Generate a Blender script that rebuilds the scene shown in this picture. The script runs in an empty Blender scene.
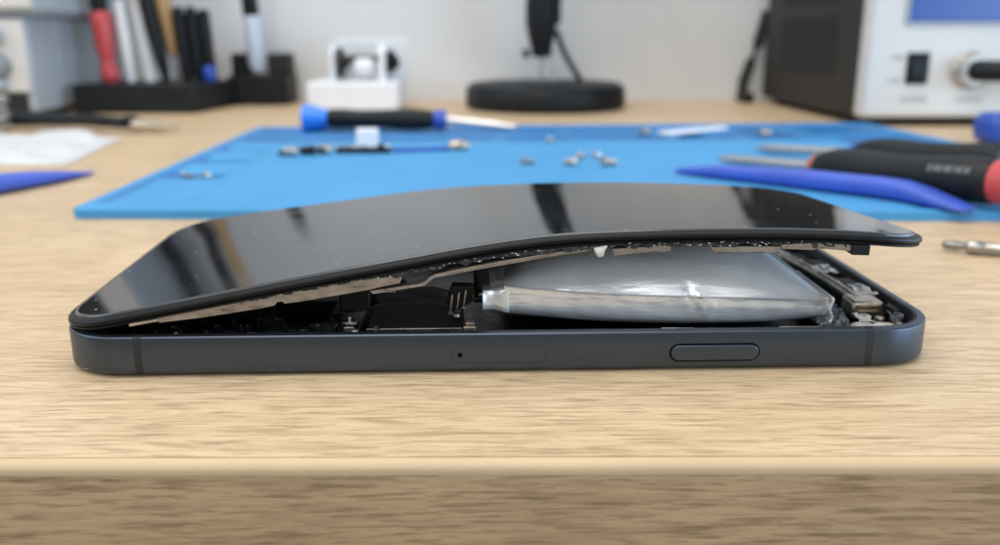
import bpy, math, random
from mathutils import Vector, Matrix
random.seed(7)
K = 0.001                                    # everything below is written in millimetres
S = bpy.context.scene
C = S.collection
R = math.radians

# ------------------------------------------------------------------ materials
def mat(name, col, rough=.5, metal=0., spec=.5, coat=0., emit=None, alpha=None, trans=0.):
    m = bpy.data.materials.new(name); m.use_nodes = True
    b = m.node_tree.nodes['Principled BSDF']
    b.inputs['Base Color'].default_value = (*col, 1)
    b.inputs['Roughness'].default_value = rough
    b.inputs['Metallic'].default_value = metal
    b.inputs['Specular IOR Level'].default_value = spec
    b.inputs['Coat Weight'].default_value = coat
    b.inputs['Transmission Weight'].default_value = trans
    if emit:
        b.inputs['Emission Color'].default_value = (*emit[0], 1); b.inputs['Emission Strength'].default_value = emit[1]
    return m

class NT:
    def __init__(s, m): s.t = m.node_tree; s.b = s.t.nodes['Principled BSDF']
    def n(s, typ, **kw):
        nd = s.t.nodes.new(typ)
        for k, v in kw.items(): setattr(nd, k, v)
        return nd
    def l(s, a, b): s.t.links.new(a, b)
    def coords(s, scale, rot=(0, 0, 0), kind='Object'):
        tc = s.n('ShaderNodeTexCoord'); mp = s.n('ShaderNodeMapping')
        mp.inputs['Scale'].default_value = scale; mp.inputs['Rotation'].default_value = rot
        s.l(tc.outputs[kind], mp.inputs['Vector']); return mp.outputs['Vector']
    def noise(s, vec, scale=1, detail=3, rough=.5, dist=0):
        n = s.n('ShaderNodeTexNoise'); n.inputs['Scale'].default_value = scale
        n.inputs['Detail'].default_value = detail; n.inputs['Roughness'].default_value = rough
        n.inputs['Distortion'].default_value = dist; s.l(vec, n.inputs['Vector']); return n.outputs['Fac']
    def ramp(s, f, stops):
        r = s.n('ShaderNodeValToRGB'); e = r.color_ramp.elements
        while len(e) < len(stops): e.new(.5)
        for i, (p, c) in enumerate(stops):
            e[i].position = p; e[i].color = (*c, 1) if len(c) == 3 else c
        s.l(f, r.inputs['Fac']); return r.outputs['Color']
    def mix(s, f, a, b, mode='MIX'):
        m = s.n('ShaderNodeMix', data_type='RGBA', blend_type=mode)
        if isinstance(f, (int, float)): m.inputs[0].default_value = f
        else: s.l(f, m.inputs[0])
        for i, x in ((6, a), (7, b)):
            if isinstance(x, tuple): m.inputs[i].default_value = (*x, 1)
            else: s.l(x, m.inputs[i])
        return m.outputs[2]
    def bump(s, h, strength, dist):
        b = s.n('ShaderNodeBump'); b.inputs['Strength'].default_value = strength; b.inputs['Distance'].default_value = dist
        s.l(h, b.inputs['Height']); s.l(b.outputs['Normal'], s.b.inputs['Normal'])

def vary(m, col, scale, amt, rough_amt=0, bump=0, bdist=.0001, detail=4):
    """soft colour and roughness unevenness"""
    t = NT(m); f = t.noise(t.coords((scale,)*3), 1, detail, .6)
    lo = tuple(c*(1-amt) for c in col); hi = tuple(min(1, c*(1+amt)) for c in col)
    t.l(t.ramp(f, [(.3, lo), (.7, hi)]), t.b.inputs['Base Color'])
    if rough_amt:
        r = t.b.inputs['Roughness'].default_value
        t.l(t.ramp(f, [(.3, (r-rough_amt,)*3), (.7, (r+rough_amt,)*3)]), t.b.inputs['Roughness'])
    if bump: t.bump(f, bump, bdist)
    return m

def wood(name, base, dark, light, sx, sy, sz, pore=1.0, pore_amt=.75, rough=.45):
    m = mat(name, base, rough); t = NT(m)
    warp = t.noise(t.coords((6, 25, 25)), 1, 3)
    tc = t.n('ShaderNodeTexCoord')
    add = t.n('ShaderNodeVectorMath', operation='MULTIPLY_ADD')
    add.inputs[1].default_value = (0.0, 0.006, 0.006)
    t.l(warp, add.inputs[0]); t.l(tc.outputs['Object'], add.inputs[2])
    def mp(s):
        n = t.n('ShaderNodeMapping'); n.inputs['Scale'].default_value = s; t.l(add.outputs[0], n.inputs['Vector']); return n.outputs['Vector']
    broad = t.noise(mp((sx*.10, sy*.06, sz*.06)), 1, 4, .55)
    mid = t.noise(mp((sx*.8, sy*.5, sz*.5)), 1, 4, .6)
    fine = t.noise(mp((sx*1.6, sy*1.5, sz*1.5)), 1, 3, .6)
    gl = t.noise(mp((sx*3.2, sy*3.4, sz*3.4)), 1, 2, .6)
    c = t.mix(t.ramp(broad, [(.30, (0,)*3), (.70, (1,)*3)]), base, light)
    c = t.mix(t.ramp(mid, [(.44, (.0,)*3), (.58, (.42*pore_amt,)*3)]), c, dark)
    c = t.mix(t.ramp(fine, [(.50, (0,)*3), (.58, (.75*pore_amt,)*3)]), c, dark)
    c = t.mix(t.ramp(fine, [(.62, (0,)*3), (.68, (.7*pore_amt,)*3)]), c, tuple(x*.60 for x in dark))
    c = t.mix(t.ramp(gl, [(.55, (0,)*3), (.62, (.45*pore_amt,)*3)]), c, dark)
    t.l(c, t.b.inputs['Base Color'])
    inv = t.n('ShaderNodeMath', operation='SUBTRACT'); inv.inputs[0].default_value = 1
    t.l(fine, inv.inputs[1]); t.bump(inv.outputs[0], .25, .00015)
    return m

M = {}
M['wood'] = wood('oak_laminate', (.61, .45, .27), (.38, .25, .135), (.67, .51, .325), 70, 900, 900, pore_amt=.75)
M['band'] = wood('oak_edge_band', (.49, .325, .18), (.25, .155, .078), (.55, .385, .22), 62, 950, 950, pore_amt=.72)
M['lip'] = vary(mat('oak_rounded_lip', (.56, .405, .24), .5), (.56, .405, .24), 30, .08)
M['wall'] = vary(mat('painted_wall', (.67, .68, .685), .8), (.67, .68, .685), 9, .05, detail=2)
# phone
M['frame'] = mat('anodised_slate', (.072, .087, .110), .38, .9)
t = NT(M['frame']); f = t.noise(t.coords((2500,)*3), 1, 2); t.bump(f, .05, .00002)
sx_ = t.n('ShaderNodeSeparateXYZ'); t.l(t.coords((1, 1, 1)), sx_.inputs[0])      # nicks in the anodising at the dropped corner
def below(sock, lim):
    m_ = t.n('ShaderNodeMath', operation='LESS_THAN'); t.l(sock, m_.inputs[0]); m_.inputs[1].default_value = lim; return m_.outputs[0]
def times(a, b):
    m_ = t.n('ShaderNodeMath', operation='MULTIPLY'); t.l(a, m_.inputs[0]); t.l(b, m_.inputs[1]); return m_.outputs[0]
nick = t.ramp(t.noise(t.coords((900, 900, 3500)), 1, 4, .7), [(.60, (0,)*3), (.64, (1,)*3)])
msk = times(times(below(sx_.outputs['X'], -.061), below(sx_.outputs['Z'], .0013)), nick)
t.l(t.mix(msk, (.072, .087, .110), (.55, .56, .57)), t.b.inputs['Base Color'])
M['groove'] = mat('dark_gap', (.003, .003, .003), .9, 0, .05)
M['tray_line'] = mat('tray_seam', (.008, .009, .010), .6, 0)
M['band_plastic'] = mat('antenna_plastic', (.010, .011, .012), .6)
M['rim'] = vary(mat('black_rim', (.005, .0055, .006), .42, 0, .22), (.005, .0055, .006), 300, .3, .06)
m = M['glass'] = mat('cover_glass', (.0035, .004, .005), .05, 0, .65)
t = NT(m)
v = t.n('ShaderNodeTexVoronoi', voronoi_dimensions='2D'); v.inputs['Scale'].default_value = 300; v.inputs['Randomness'].default_value = 1
t.l(t.coords((1, 1, 0.02)), v.inputs['Vector'])
sel = t.n('ShaderNodeSeparateColor'); t.l(v.outputs['Color'], sel.inputs['Color'])
g2 = t.n('ShaderNodeMath', operation='POWER'); t.l(sel.outputs[1], g2.inputs[0]); g2.inputs[1].default_value = 4
rd = t.n('ShaderNodeMath', operation='MULTIPLY_ADD'); t.l(g2.outputs[0], rd.inputs[0]); rd.inputs[1].default_value = .055; rd.inputs[2].default_value = .033
dd = t.n('ShaderNodeMath', operation='LESS_THAN'); t.l(v.outputs['Distance'], dd.inputs[0]); t.l(rd.outputs[0], dd.inputs[1]); ds = dd.outputs[0]
clump = t.noise(t.coords((45, 45, 1)), 1, 2, .6)
pk = t.n('ShaderNodeMath', operation='MULTIPLY'); t.l(sel.outputs[0], pk.inputs[0]); t.l(clump, pk.inputs[1])
pick = t.ramp(pk.outputs[0], [(.39, (0,)*3), (.40, (1,)*3)])
sm = t.ramp(t.noise(t.coords((25, 50, 25)), 1, 4, .6, 1.0), [(.45, (0,)*3), (.75, (.012,)*3)])
mm = t.n('ShaderNodeMath', operation='MULTIPLY'); t.l(ds, mm.inputs[0]); t.l(pick, mm.inputs[1])
c = t.mix(mm.outputs[0], sm, (.28, .28, .29)); c2 = t.mix(1.0, c, (.0035, .004, .005), 'ADD')
t.l(c2, t.b.inputs['Base Color'])
rg = t.ramp(t.noise(t.coords((40, 90, 40)), 1, 4, .6, .8), [(.4, (.05,)*3), (.75, (.11,)*3)])
rr = t.mix(mm.outputs[0], rg, (.7, .7, .7)); t.l(rr, t.b.inputs['Roughness'])
M['glass_edge'] = mat('glass_edge', (.03, .033, .036), .12, 0, .7)
m = M['foil'] = mat('pouch_foil', (.84, .86, .88), .33, .62)
t = NT(m)
n1 = t.noise(t.coords((35, 150, 170)), 1, 3, .5, .5); n2 = t.noise(t.coords((500, 1300, 1300)), 1, 3, .6)
mx = t.n('ShaderNodeMath', operation='MULTIPLY_ADD'); mx.inputs[1].default_value = .12
t.l(n2, mx.inputs[0]); t.l(n1, mx.inputs[2]); t.bump(mx.outputs[0], .60, .0009)
t.l(t.ramp(t.noise(t.coords((90, 90, 90)), 1, 4), [(.3, (.74, .76, .78)), (.7, (.88, .895, .91))]), t.b.inputs['Base Color'])
M['strap'] = mat('tan_bracket', (.30, .25, .20), .5, .55)
t = NT(M['strap'])
f = t.noise(t.coords((350, 350, 900)), 1, 5, .65)
t.l(t.ramp(f, [(.27, (.04, .033, .027)), (.36, (.25, .20, .155)), (.78, (.42, .36, .295))]), t.b.inputs['Base Color'])
M['steel'] = vary(mat('brushed_steel', (.62, .60, .57), .28, 1), (.62, .60, .57), 400, .2, .08)
M['bronze'] = vary(mat('copper_shield', (.55, .46, .36), .35, .9), (.50, .42, .33), 500, .35)
m = M['glue'] = mat('adhesive_residue', (.2, .2, .2), .7)
t = NT(m); f = t.noise(t.coords((1400, 1400, 1400)), 1, 4, .7)
t.l(t.ramp(f, [(.48, (.012, .012, .012)), (.62, (.06, .06, .06)), (.80, (.35, .35, .36))]), t.b.inputs['Base Color']); t.bump(f, .9, .0005)
M['pcb'] = vary(mat('dark_board', (.007, .008, .009), .38, 0, .3), (.007, .008, .009), 600, .5, .1)
M['matte'] = vary(mat('matte_black', (.006, .006, .0065), .55, 0, .25), (.006, .006, .0065), 200, .3)
M['shield'] = vary(mat('dark_shield', (.010, .011, .013), .42, .3, .3), (.010, .011, .013), 300, .3, .08)
M['tape'] = vary(mat('white_tape', (.62, .60, .56), .6), (.58, .56, .52), 900, .35, bump=.4, bdist=.0003)
M['clear'] = mat('crumpled_film', (.16, .17, .19), .25, .3)
t = NT(M['clear']); f = t.noise(t.coords((500, 500, 500)), 1, 5, .6, 1.5); t.bump(f, 1, .001)
t.l(t.ramp(f, [(.4, (.04, .045, .05)), (.62, (.25, .26, .28)), (.75, (.65, .66, .68))]), t.b.inputs['Base Color'])
M['screw'] = vary(mat('screw_steel', (.42, .40, .38), .33, .9), (.42, .39, .36), 500, .3)
M['gold'] = mat('gold_contact', (.75, .62, .42), .3, 1)
# bench things
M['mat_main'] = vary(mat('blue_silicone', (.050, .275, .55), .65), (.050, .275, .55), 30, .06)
M['mat_dark'] = vary(mat('blue_silicone_recess', (.008, .12, .33), .5), (.008, .12, .33), 30, .08)  # deeper blue for the tray floors and the field groove
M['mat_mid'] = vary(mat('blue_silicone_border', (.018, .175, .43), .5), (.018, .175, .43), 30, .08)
M['blue'] = vary(mat('violet_blue_nylon', (.045, .10, .50), .42), (.045, .10, .50), 60, .12)
M['blue_cap'] = mat('bright_blue_plastic', (.02, .20, .75), .35)
M['navy'] = mat('navy_plastic', (.018, .07, .38), .4)
M['black'] = vary(mat('black_rubber', (.007, .009, .011), .5, 0, .28), (.007, .009, .011), 60, .25, .08)
M['red'] = mat('red_plastic', (.50, .06, .065), .35)
M['orange'] = mat('orange_ring', (.42, .13, .05), .45)
M['white'] = vary(mat('white_plastic', (.74, .75, .78), .45), (.74, .75, .78), 25, .04)
M['cream'] = vary(mat('front_panel_paint', (.62, .60, .57), .45), (.62, .60, .57), 20, .04)
M['graybox'] = vary(mat('gray_enamel', (.36, .40, .45), .45), (.36, .40, .45), 15, .08)
M['graybox2'] = vary(mat('dark_gray_seam', (.22, .235, .25), .5), (.22, .235, .25), 15, .1)
M['brownblack'] = vary(mat('steel_case_paint', (.020, .018, .016), .55, 0, .3), (.020, .018, .016), 20, .2)
M['vent'] = mat('vent_black', (.008, .009, .011), .6)
M['lcd'] = mat('blue_display', (.01, .03, .20), .3, emit=((.012, .055, .20), .6))
M['syringe'] = mat('pale_blue_plastic', (.50, .57, .68), .35)
M['wax'] = mat('amber_wood_handle', (.42, .26, .12), .5)
m = M['bag'] = mat('white_plastic_bag', (.64, .64, .64), .4)
t = NT(m); t.bump(t.noise(t.coords((60, 60, 60)), 1, 4, .6, 1.2), .8, .004)
M['hazy'] = mat('frosted_plastic', (.70, .72, .74), .35)
M['ink'] = mat('gray_ink', (.33, .33, .33), .6)
M['silver_ink'] = mat('silver_ink', (.30, .31, .32), .5)

# ------------------------------------------------------------------ mesh helpers (mm in, metres out)
class MB:
    def __init__(s): s.v = []; s.f = []; s.mi = []; s.cur = 0
    def add(s, vs, fs, mi=None):
        o = len(s.v); s.v += [tuple(p) for p in vs]; s.f += [tuple(i+o for i in f) for f in fs]
        s.mi += [s.cur if mi is None else mi]*len(fs); return s
    def box(s, x0, x1, y0, y1, z0, z1, ang=0, piv=None, mi=None):
        vs = [(x, y, z) for z in (z0, z1) for x, y in ((x0, y0), (x1, y0), (x1, y1), (x0, y1))]
        if ang:
            px, py = piv or ((x0+x1)/2, (y0+y1)/2); c, q = math.cos(ang), math.sin(ang)
            vs = [(px+(x-px)*c-(y-py)*q, py+(x-px)*q+(y-py)*c, z) for x, y, z in vs]
        return s.add(vs, [(3, 2, 1, 0), (4, 5, 6, 7), (0, 1, 5, 4), (1, 2, 6, 5), (2, 3, 7, 6), (3, 0, 4, 7)], mi)
    def prism(s, poly, axis, a, b, mi=None):
        """poly in the plane normal to axis ('y': (x,z); 'z': (x,y)) extruded from a to b"""
        n = len(poly)
        if axis == 'y': vs = [(p[0], a, p[1]) for p in poly]+[(p[0], b, p[1]) for p in poly]
        elif axis == 'z': vs = [(p[0], p[1], a) for p in poly]+[(p[0], p[1], b) for p in poly]
        else: vs = [(a, p[0], p[1]) for p in poly]+[(b, p[0], p[1]) for p in poly]
        fs = [tuple(range(n)), tuple(range(2*n-1, n-1, -1))]+[(i, i+n, (i+1) % n+n, (i+1) % n) for i in range(n)]
        return s.add(vs, fs, mi)
    def rings(s, rings, cap0=True, cap1=True, mi=None, closed=True):
        n = len(rings[0]); vs = [p for r in rings for p in r]; fs = []
        for k in range(len(rings)-1):
            for i in range(n if closed else n-1):
                j = (i+1) % n; fs.append((k*n+i, k*n+j, (k+1)*n+j, (k+1)*n+i))
        if cap0: fs.append(tuple(range(n-1, -1, -1)))
        if cap1: fs.append(tuple((len(rings)-1)*n+i for i in range(n)))
        return s.add(vs, fs, mi)
    def lathe(s, p0, p1, prof, n=28, ey=1.0, mi=None):
        """prof: list of (distance along the axis, radius)"""
        a = Vector(p0); d = (Vector(p1)-a).normalized()
        up = Vector((0, 0, 1)) if abs(d.z) < .9 else Vector((0, 1, 0))
        e1 = d.cross(up).normalized(); e2 = e1.cross(d).normalized()
        rs = []
        for h, r in prof:
            c = a+d*h; rs.append([tuple(c+e1*(r*math.cos(2*math.pi*i/n))+e2*(r*ey*math.sin(2*math.pi*i/n))) for i in range(n)])
        return s.rings(rs, mi=mi)
    def tube(s, pts, r, n=12, mi=None):
        P = [Vector(p) for p in pts]; rs = []
        for i, p in enumerate(P):
            d = (P[min(i+1, len(P)-1)]-P[max(i-1, 0)]).normalized()
            up = Vector((0, 0, 1)) if abs(d.z) < .95 else Vector((1, 0, 0))
            e1 = d.cross(up).normalized(); e2 = e1.cross(d)
            rad = r[i] if isinstance(r, (list, tuple)) else r
            rs.append([tuple(p+e1*(rad*math.cos(2*math.pi*k/n))+e2*(rad*math.sin(2*math.pi*k/n))) for k in range(n)])
        return s.rings(rs, mi=mi)
    def pill(s, cx, cz, w, h, y0, y1, axis='y', n=14, mi=None):
        r = h/2; pts = []
        for k in range(n+1): a = -math.pi/2+math.pi*k/n; pts.append((cx+w/2-r+r*math.cos(a), cz+r*math.sin(a)))
        for k in range(n+1): a = math.pi/2+math.pi*k/n; pts.append((cx-w/2+r+r*math.cos(a), cz+r*math.sin(a)))
        return s.prism(pts, axis, y0, y1, mi)
    def build(s, name, mats, parent=None, origin=(0, 0, 0), smooth=None, bevel=0, seg=2):
        me = bpy.data.meshes.new(name)
        me.from_pydata([((x-origin[0])*K, (y-origin[1])*K, (z-origin[2])*K) for x, y, z in s.v], [], s.f)
        for mm in (mats if isinstance(mats, (list, tuple)) else [mats]): me.materials.append(mm)
        for p, i in zip(me.polygons, s.mi): p.material_index = i
        import bmesh
        bm = bmesh.new(); bm.from_mesh(me); bmesh.ops.recalc_face_normals(bm, faces=bm.faces); bm.to_mesh(me); bm.free()
        o = bpy.data.objects.new(name, me); C.objects.link(o)
        if parent: o.parent = parent
        else: o.location = Vector(origin)*K
        if bevel:
            b = o.modifiers.new('bevel', 'BEVEL'); b.width = bevel*K; b.segments = seg; b.limit_method = 'ANGLE'; b.angle_limit = R(40)
            smooth = smooth or 35
        if smooth:
            for p in me.polygons: p.use_smooth = True
            try: me.set_sharp_from_angle(angle=R(smooth))
            except Exception: pass
        return o

def tag(o, label=None, cat=None, group=None, kind=None):
    if label: o['label'] = label
    if cat: o['category'] = cat
    if group: o['group'] = group
    if kind: o['kind'] = kind
    return o

class Thing:
    """an Empty at the thing's base; parts are written in world mm unless local=True"""
    def __init__(s, name, loc, label, cat, group=None, rz=0, local=False):
        s.e = bpy.data.objects.new(name, None); C.objects.link(s.e); s.e.empty_display_size = .01
        s.e.location = Vector(loc)*K; s.e.rotation_euler = (0, 0, rz)
        s.o = (0, 0, 0) if local else loc
        tag(s.e, label, cat, group)
    def part(s, name, mb, mats, parent=None, **kw):
        return mb.build(name, mats, parent or s.e, s.o, **kw)

# ------------------------------------------------------------------ the setting
w = MB().box(-1400, 1500, 733, 760, -800, 1500).build('wall', M['wall']); tag(w, kind='structure')

T = Thing('workbench', (0, 420, 0), 'oak laminate workbench top with a rounded pale front edge', 'table')
T.part('table_top', MB().box(-900, 950, 105, 732.6, -28, 0), M['wood'])
arc = [(105.0, -.12), (104.93, -.06)]+[(105-.1-1.6*math.sin(a), -1.6+1.6*math.cos(a)) for a in [R(9*i) for i in range(11)]]
mb = MB(); mb.prism([(105.0, -1.9)]+[(104.95, -.1)]+[(104.85-1.45*math.sin(R(9*i)), -1.5+1.45*math.cos(R(9*i))) for i in range(11)]+[(103.4, -1.9)], 'x', -900, 950)
T.part('rounded_edge', mb, M['lip'], smooth=40)
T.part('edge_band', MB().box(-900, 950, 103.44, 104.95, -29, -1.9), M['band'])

# ------------------------------------------------------------------ THE PHONE
PH = Thing('smartphone', (.66, 134.03, 0), 'slate smartphone lying on the bench, screen pried up over a swollen silver battery', 'smartphone', rz=.0276, local=True)
L, Wd = 146.7, 71.5
def outline(x0, x1, y0, y1, r, inset=0, nc=10, nx=90, ny=20):
    """perimeter points (column structure so that a grid can fill it): returns (near, right, far, left) point lists"""
    cols = [(180+90*k/nc) for k in range(nc+1)]
    near = []; 
    for a in cols: near.append((x0+r+(r-inset)*math.cos(R(a)), y0+r+(r-inset)*math.sin(R(a))))
    for k in range(1, nx): near.append((x0+r+(x1-x0-2*r)*k/nx, y0+inset))
    for k in range(nc+1): a = 270+90*k/nc; near.append((x1-r+(r-inset)*math.cos(R(a)), y0+r+(r-inset)*math.sin(R(a))))
    far = [(x, y0+y1-y) for x, y in near]
    return near, far
def loop(near, far, ny=20):
    pts = list(near)
    xa, ya = near[-1]; xb, yb = far[-1]
    pts += [(xa, ya+(yb-ya)*k/ny) for k in range(1, ny)]
    pts += list(reversed(far))
    xa, ya = far[0]; xb, yb = near[0]
    pts += [(xa, ya+(yb-ya)*k/ny) for k in range(1, ny)]
    return pts
def fill_grid(mb, near, far, zf, ny=20, mi=None):
    n = len(near); vs = []; fs = []
    for (xa, ya), (xb, yb) in zip(near, far):
        for k in range(ny+1): y = ya+(yb-ya)*k/ny; vs.append((xa, y, zf(xa, y)))
    for i in range(n-1):
        for k in range(ny): a = i*(ny+1)+k; fs.append((a, a+ny+1, a+ny+2, a+1))
    mb.add(vs, fs, mi)

# --- frame (the tray)
fr = MB()
prof = [(2.2, .32), (1.1, .36), (.45, .58), (.1, .95), (0, 1.3), (0, 6.45), (.08, 6.75), (.30, 6.95), (.55, 7.0), (1.35, 7.0), (1.5, 6.9), (1.55, 5.4), (2.3, 5.3), (2.4, 1.3)]
H2 = L/2
def ph_loop(inset, nc=12):
    return loop(*outline(-H2, H2, 0, Wd, 10.8, inset, nc=nc, nx=60), ny=20)
fr.rings([[(x, y, z) for x, y in ph_loop(i)] for i, z in prof], cap0=False, cap1=False)
fill_grid(fr, *outline(-H2, H2, 0, Wd, 10.8, 2.2, nc=12, nx=60), lambda x, y: .32)
frame = PH.part('frame', fr, M['frame'], smooth=28)
fl = MB(); fill_grid(fl, *outline(-H2, H2, 0, Wd, 10.8, 2.35, nc=12, nx=60), lambda x, y: 1.32); PH.part('inner_floor', fl, M['pcb'])
gk = MB(); gk.rings([[(x, y, z) for x, y in ph_loop(i)] for i, z in [(1.48, 6.2), (1.50, 6.96), (1.9, 6.9), (2.15, 6.3), (2.5, 5.8), (2.6, 4.4)]], False, False)
PH.part('inner_seal', gk, M['matte'], smooth=40)
# antenna bands: profile pieces a hair proud of the metal
def band(xc, far=False):
    mb = MB(); P = [(2.2, .32), (1.1, .36), (.45, .58), (.1, .95), (0, 1.3), (0, 6.45), (.08, 6.75), (.30, 6.95), (.55, 7.0), (1.35, 7.0)]
    ys = [(i-.02 if i < .5 else i, z+(.02 if z > 6.8 else 0)) for i, z in P]
    rs = [[(xc+d, (Wd-i) if far else i, z) for i, z in ys] for d in (-.62, .62)]
    mb.rings(rs, False, False, closed=False); return PH.part('antenna_band', mb, M['band_plastic'], parent=frame, smooth=28)
for x in (-59.0, 60.1): band(x); band(x, True)
# sim tray and side button on the near side
def ringpill(cx, cz, w_, h_, t_, y0, y1):
    def pp(w, h, n=14):
        r = h/2; p = []
        for k in range(n+1): a = -math.pi/2+math.pi*k/n; p.append((cx+w/2-r+r*math.cos(a), cz+r*math.sin(a)))
        for k in range(n+1): a = math.pi/2+math.pi*k/n; p.append((cx-w/2+r+r*math.cos(a), cz+r*math.sin(a)))
        return p
    a, b = pp(w_, h_), pp(w_-2*t_, h_-2*t_); mb = MB()
    mb.rings([[(x, y1, z) for x, z in a], [(x, y0, z) for x, z in a], [(x, y0, z) for x, z in b], [(x, y1, z) for x, z in b]], False, False); return mb
st = PH.part('sim_tray', MB().pill(-.75, 3.35, 15.3, 2.7, -.018, .4), M['frame'], parent=frame, bevel=.02)
PH.part('tray_gap', ringpill(-.75, 3.35, 15.5, 2.9, .10, -.021, .3), M['tray_line'], parent=frame)
PH.part('pinhole', MB().lathe((-7.2, -.05, 3.35), (-7.2, .3, 3.35), [(0, .42), (.3, .42)], 20), M['groove'], parent=frame)
PH.part('side_button', MB().pill(34.5, 3.3, 14.4, 2.6, -.38, .5), M['frame'], parent=frame, bevel=.22, seg=4)
PH.part('button_gap', ringpill(34.5, 3.3, 14.95, 3.15, .26, -.008, .3), M['groove'], parent=frame)

# --- display assembly (bent: near edge lifted by the battery)
def interp(tab, x):
    if x <= tab[0][0]: return tab[0][1]
    for i in range(len(tab)-1):
        (a, p), (b, q) = tab[i], tab[i+1]
        if x <= b:
            m0 = (q-tab[i-1][1])/(b-tab[i-1][0]) if i > 0 else (q-p)/(b-a)
            m1 = (tab[i+2][1]-p)/(tab[i+2][0]-a) if i+2 < len(tab) else (q-p)/(b-a)
            h = b-a; s = (x-a)/h
            return (2*s**3-3*s*s+1)*p+(s**3-2*s*s+s)*h*m0+(-2*s**3+3*s*s)*q+(s**3-s*s)*h*m1
    return tab[-1][1]
ZN = [(-73.6, 8.5), (-66, 9.9), (-58.5, 11.35), (-48.4, 13.3), (-37.2, 15.45), (-24.4, 17.8), (-14.9, 19.5), (-5.4, 21.2), (2, 22.3), (9, 23.05), (18.3, 23.5), (31, 23.7), (47, 23.6), (60, 22.9), (71.4, 21.6)]
ZF = [(-73.6, 11.0), (-65, 12.1), (-57.3, 13.2), (-41.2, 15.3), (-34, 16.2), (-22.3, 17.7), (-11.2, 18.8), (8.7, 19.7), (29.8, 19.8), (48.9, 19.2), (60, 18.6), (71.4, 17.6)]
def zdisp(x, y):
    a, b = interp(ZN, x), interp(ZF, x); s = max(0, min(1, (y-.5)/70.6))
    return a+(b-a)*s
DX0, DX1, DY0, DY1 = -73.7, 71.4, .5, 71.2
def dl(inset, dz):
    return [(x, y, zdisp(x, y)+dz) for x, y in loop(*outline(DX0, DX1, DY0, DY1, 11.2, inset, nc=12, nx=110), ny=24)]
disp = bpy.data.objects.new('display_assembly', None)
rim = MB(); rim.rings([dl(i, z) for i, z in [(1.55, -.42), (.75, -.40), (.28, -.50), (.05, -.75), (0, -1.05), (.05, -1.30), (.22, -1.45), (.6, -1.50), (.62, -1.62), (.35, -1.68), (.35, -1.95), (.55, -2.1), (2.2, -2.15), (2.4, -2.3)]], False, False)
rim_o = PH.part('display_frame', rim, M['rim'], smooth=35)
bk = MB(); fill_grid(bk, *outline(DX0, DX1, DY0, DY1, 11.2, 2.3, nc=12, nx=110), lambda x, y: zdisp(x, y)-2.28, 24)
PH.part('display_backing', bk, M['shield'], parent=rim_o, smooth=60)
sh = MB(); nx_, ny_ = 60, 20; vs_ = []; fs_ = []
for dz in (-2.42, -2.32):
    for i in range(nx_+1):
        for j in range(ny_+1): x, y = 2+64*i/nx_, 6+58*j/ny_; vs_.append((x, y, zdisp(x, y)+dz))
for i in range(nx_):
    for j in range(ny_): k = i*(ny_+1)+j; fs_.append((k, k+1, k+ny_+2, k+ny_+1))
sh.add(vs_, fs_); PH.part('bounce_sheet', sh, mat('bounce_sheet_metal', (.42, .42, .42), .5, .4), parent=rim_o, smooth=60)  # reflector sheet added above the battery to brighten its top foil
gl = MB()
fill_grid(gl, *outline(DX0, DX1, DY0, DY1, 11.2, 1.75, nc=12, nx=110), lambda x, y: zdisp(x, y), 24, mi=0)
gl.rings([dl(1.75, 0), dl(1.5, -.03), dl(1.3, -.12), dl(1.2, -.28), dl(1.2, -.46)], False, False, mi=1)
g = PH.part('display_glass', gl, [M['glass'], M['glass_edge']], parent=rim_o, smooth=50)
# metal brackets and residue under the near edge of the display (x,z outlines measured on the near side)
def strip(name, poly, y0, y1, m_, bev=.08): return PH.part(name, MB().prism(poly, 'y', y0, y1), m_, parent=rim_o, bevel=bev)
strip('metal_bracket', [(-56.1, 9.9), (-54.0, 10.5), (-44.0, 12.2), (-32.7, 14.4), (-24.6, 15.7), (-17.4, 16.3), (-16.6, 16.6), (-16.4, 15.9), (-16.7, 15.2), (-19.9, 14.6), (-21.5, 14.2), (-25.5, 13.5), (-32.8, 12.3), (-35.2, 12.0), (-35.6, 12.35), (-36.4, 12.3), (-36.9, 11.7), (-39.3, 11.2), (-49.0, 9.75), (-55.4, 9.0)], 1.2, 2.4, M['strap'])
strip('spring_pin', [(-60.5, 8.9), (-55.5, 9.7), (-55.5, 9.2), (-60.4, 8.3)], 1.4, 2.0, M['steel'])
strip('bracket_arm', [(-21.5, 13.9), (-13.5, 15.0), (-12.6, 15.4), (-12.0, 16.1), (-11.0, 16.6), (-5.4, 17.8), (2.6, 19.2), (9.0, 20.2), (15.4, 21.0), (15.4, 20.45), (9.0, 19.6), (2.6, 18.5), (-5.4, 17.1), (-11.2, 16.0), (-12.0, 15.4), (-12.8, 14.7), (-21.0, 13.4)], 1.3, 3.6, M['strap'])
strip('adhesive_lump', [(14.2, 20.9), (14.5, 20.1), (15.0, 19.2), (15.9, 19.3), (16.1, 20.3), (16.6, 21.2)], .9, 2.2, M['tape'], .25)
strip('contact_plate', [(17.3, 20.5), (26.6, 21.1), (26.8, 20.3), (17.7, 19.4)], 1.3, 4.5, M['strap'])
strip('contact_plate', [(33.0, 20.7), (44.6, 20.7), (44.2, 19.75), (34.1, 19.75)], 1.3, 5.5, M['strap'])
for poly in ([(17.6, 19.55), (26.8, 20.42), (26.8, 20.22), (17.7, 19.35)], [(33.8, 19.92), (44.3, 19.92), (44.2, 19.70), (34.0, 19.70)]):
    strip('plate_edge', poly, 1.15, 1.3, M['steel'], 0)
strip('flex_tail', [(44.4, 21.0), (50.0, 21.3), (55.8, 20.9), (55.8, 19.9), (50.2, 20.4), (49.9, 20.1), (44.7, 20.35)], 1.1, 3.5, M['strap'])
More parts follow.
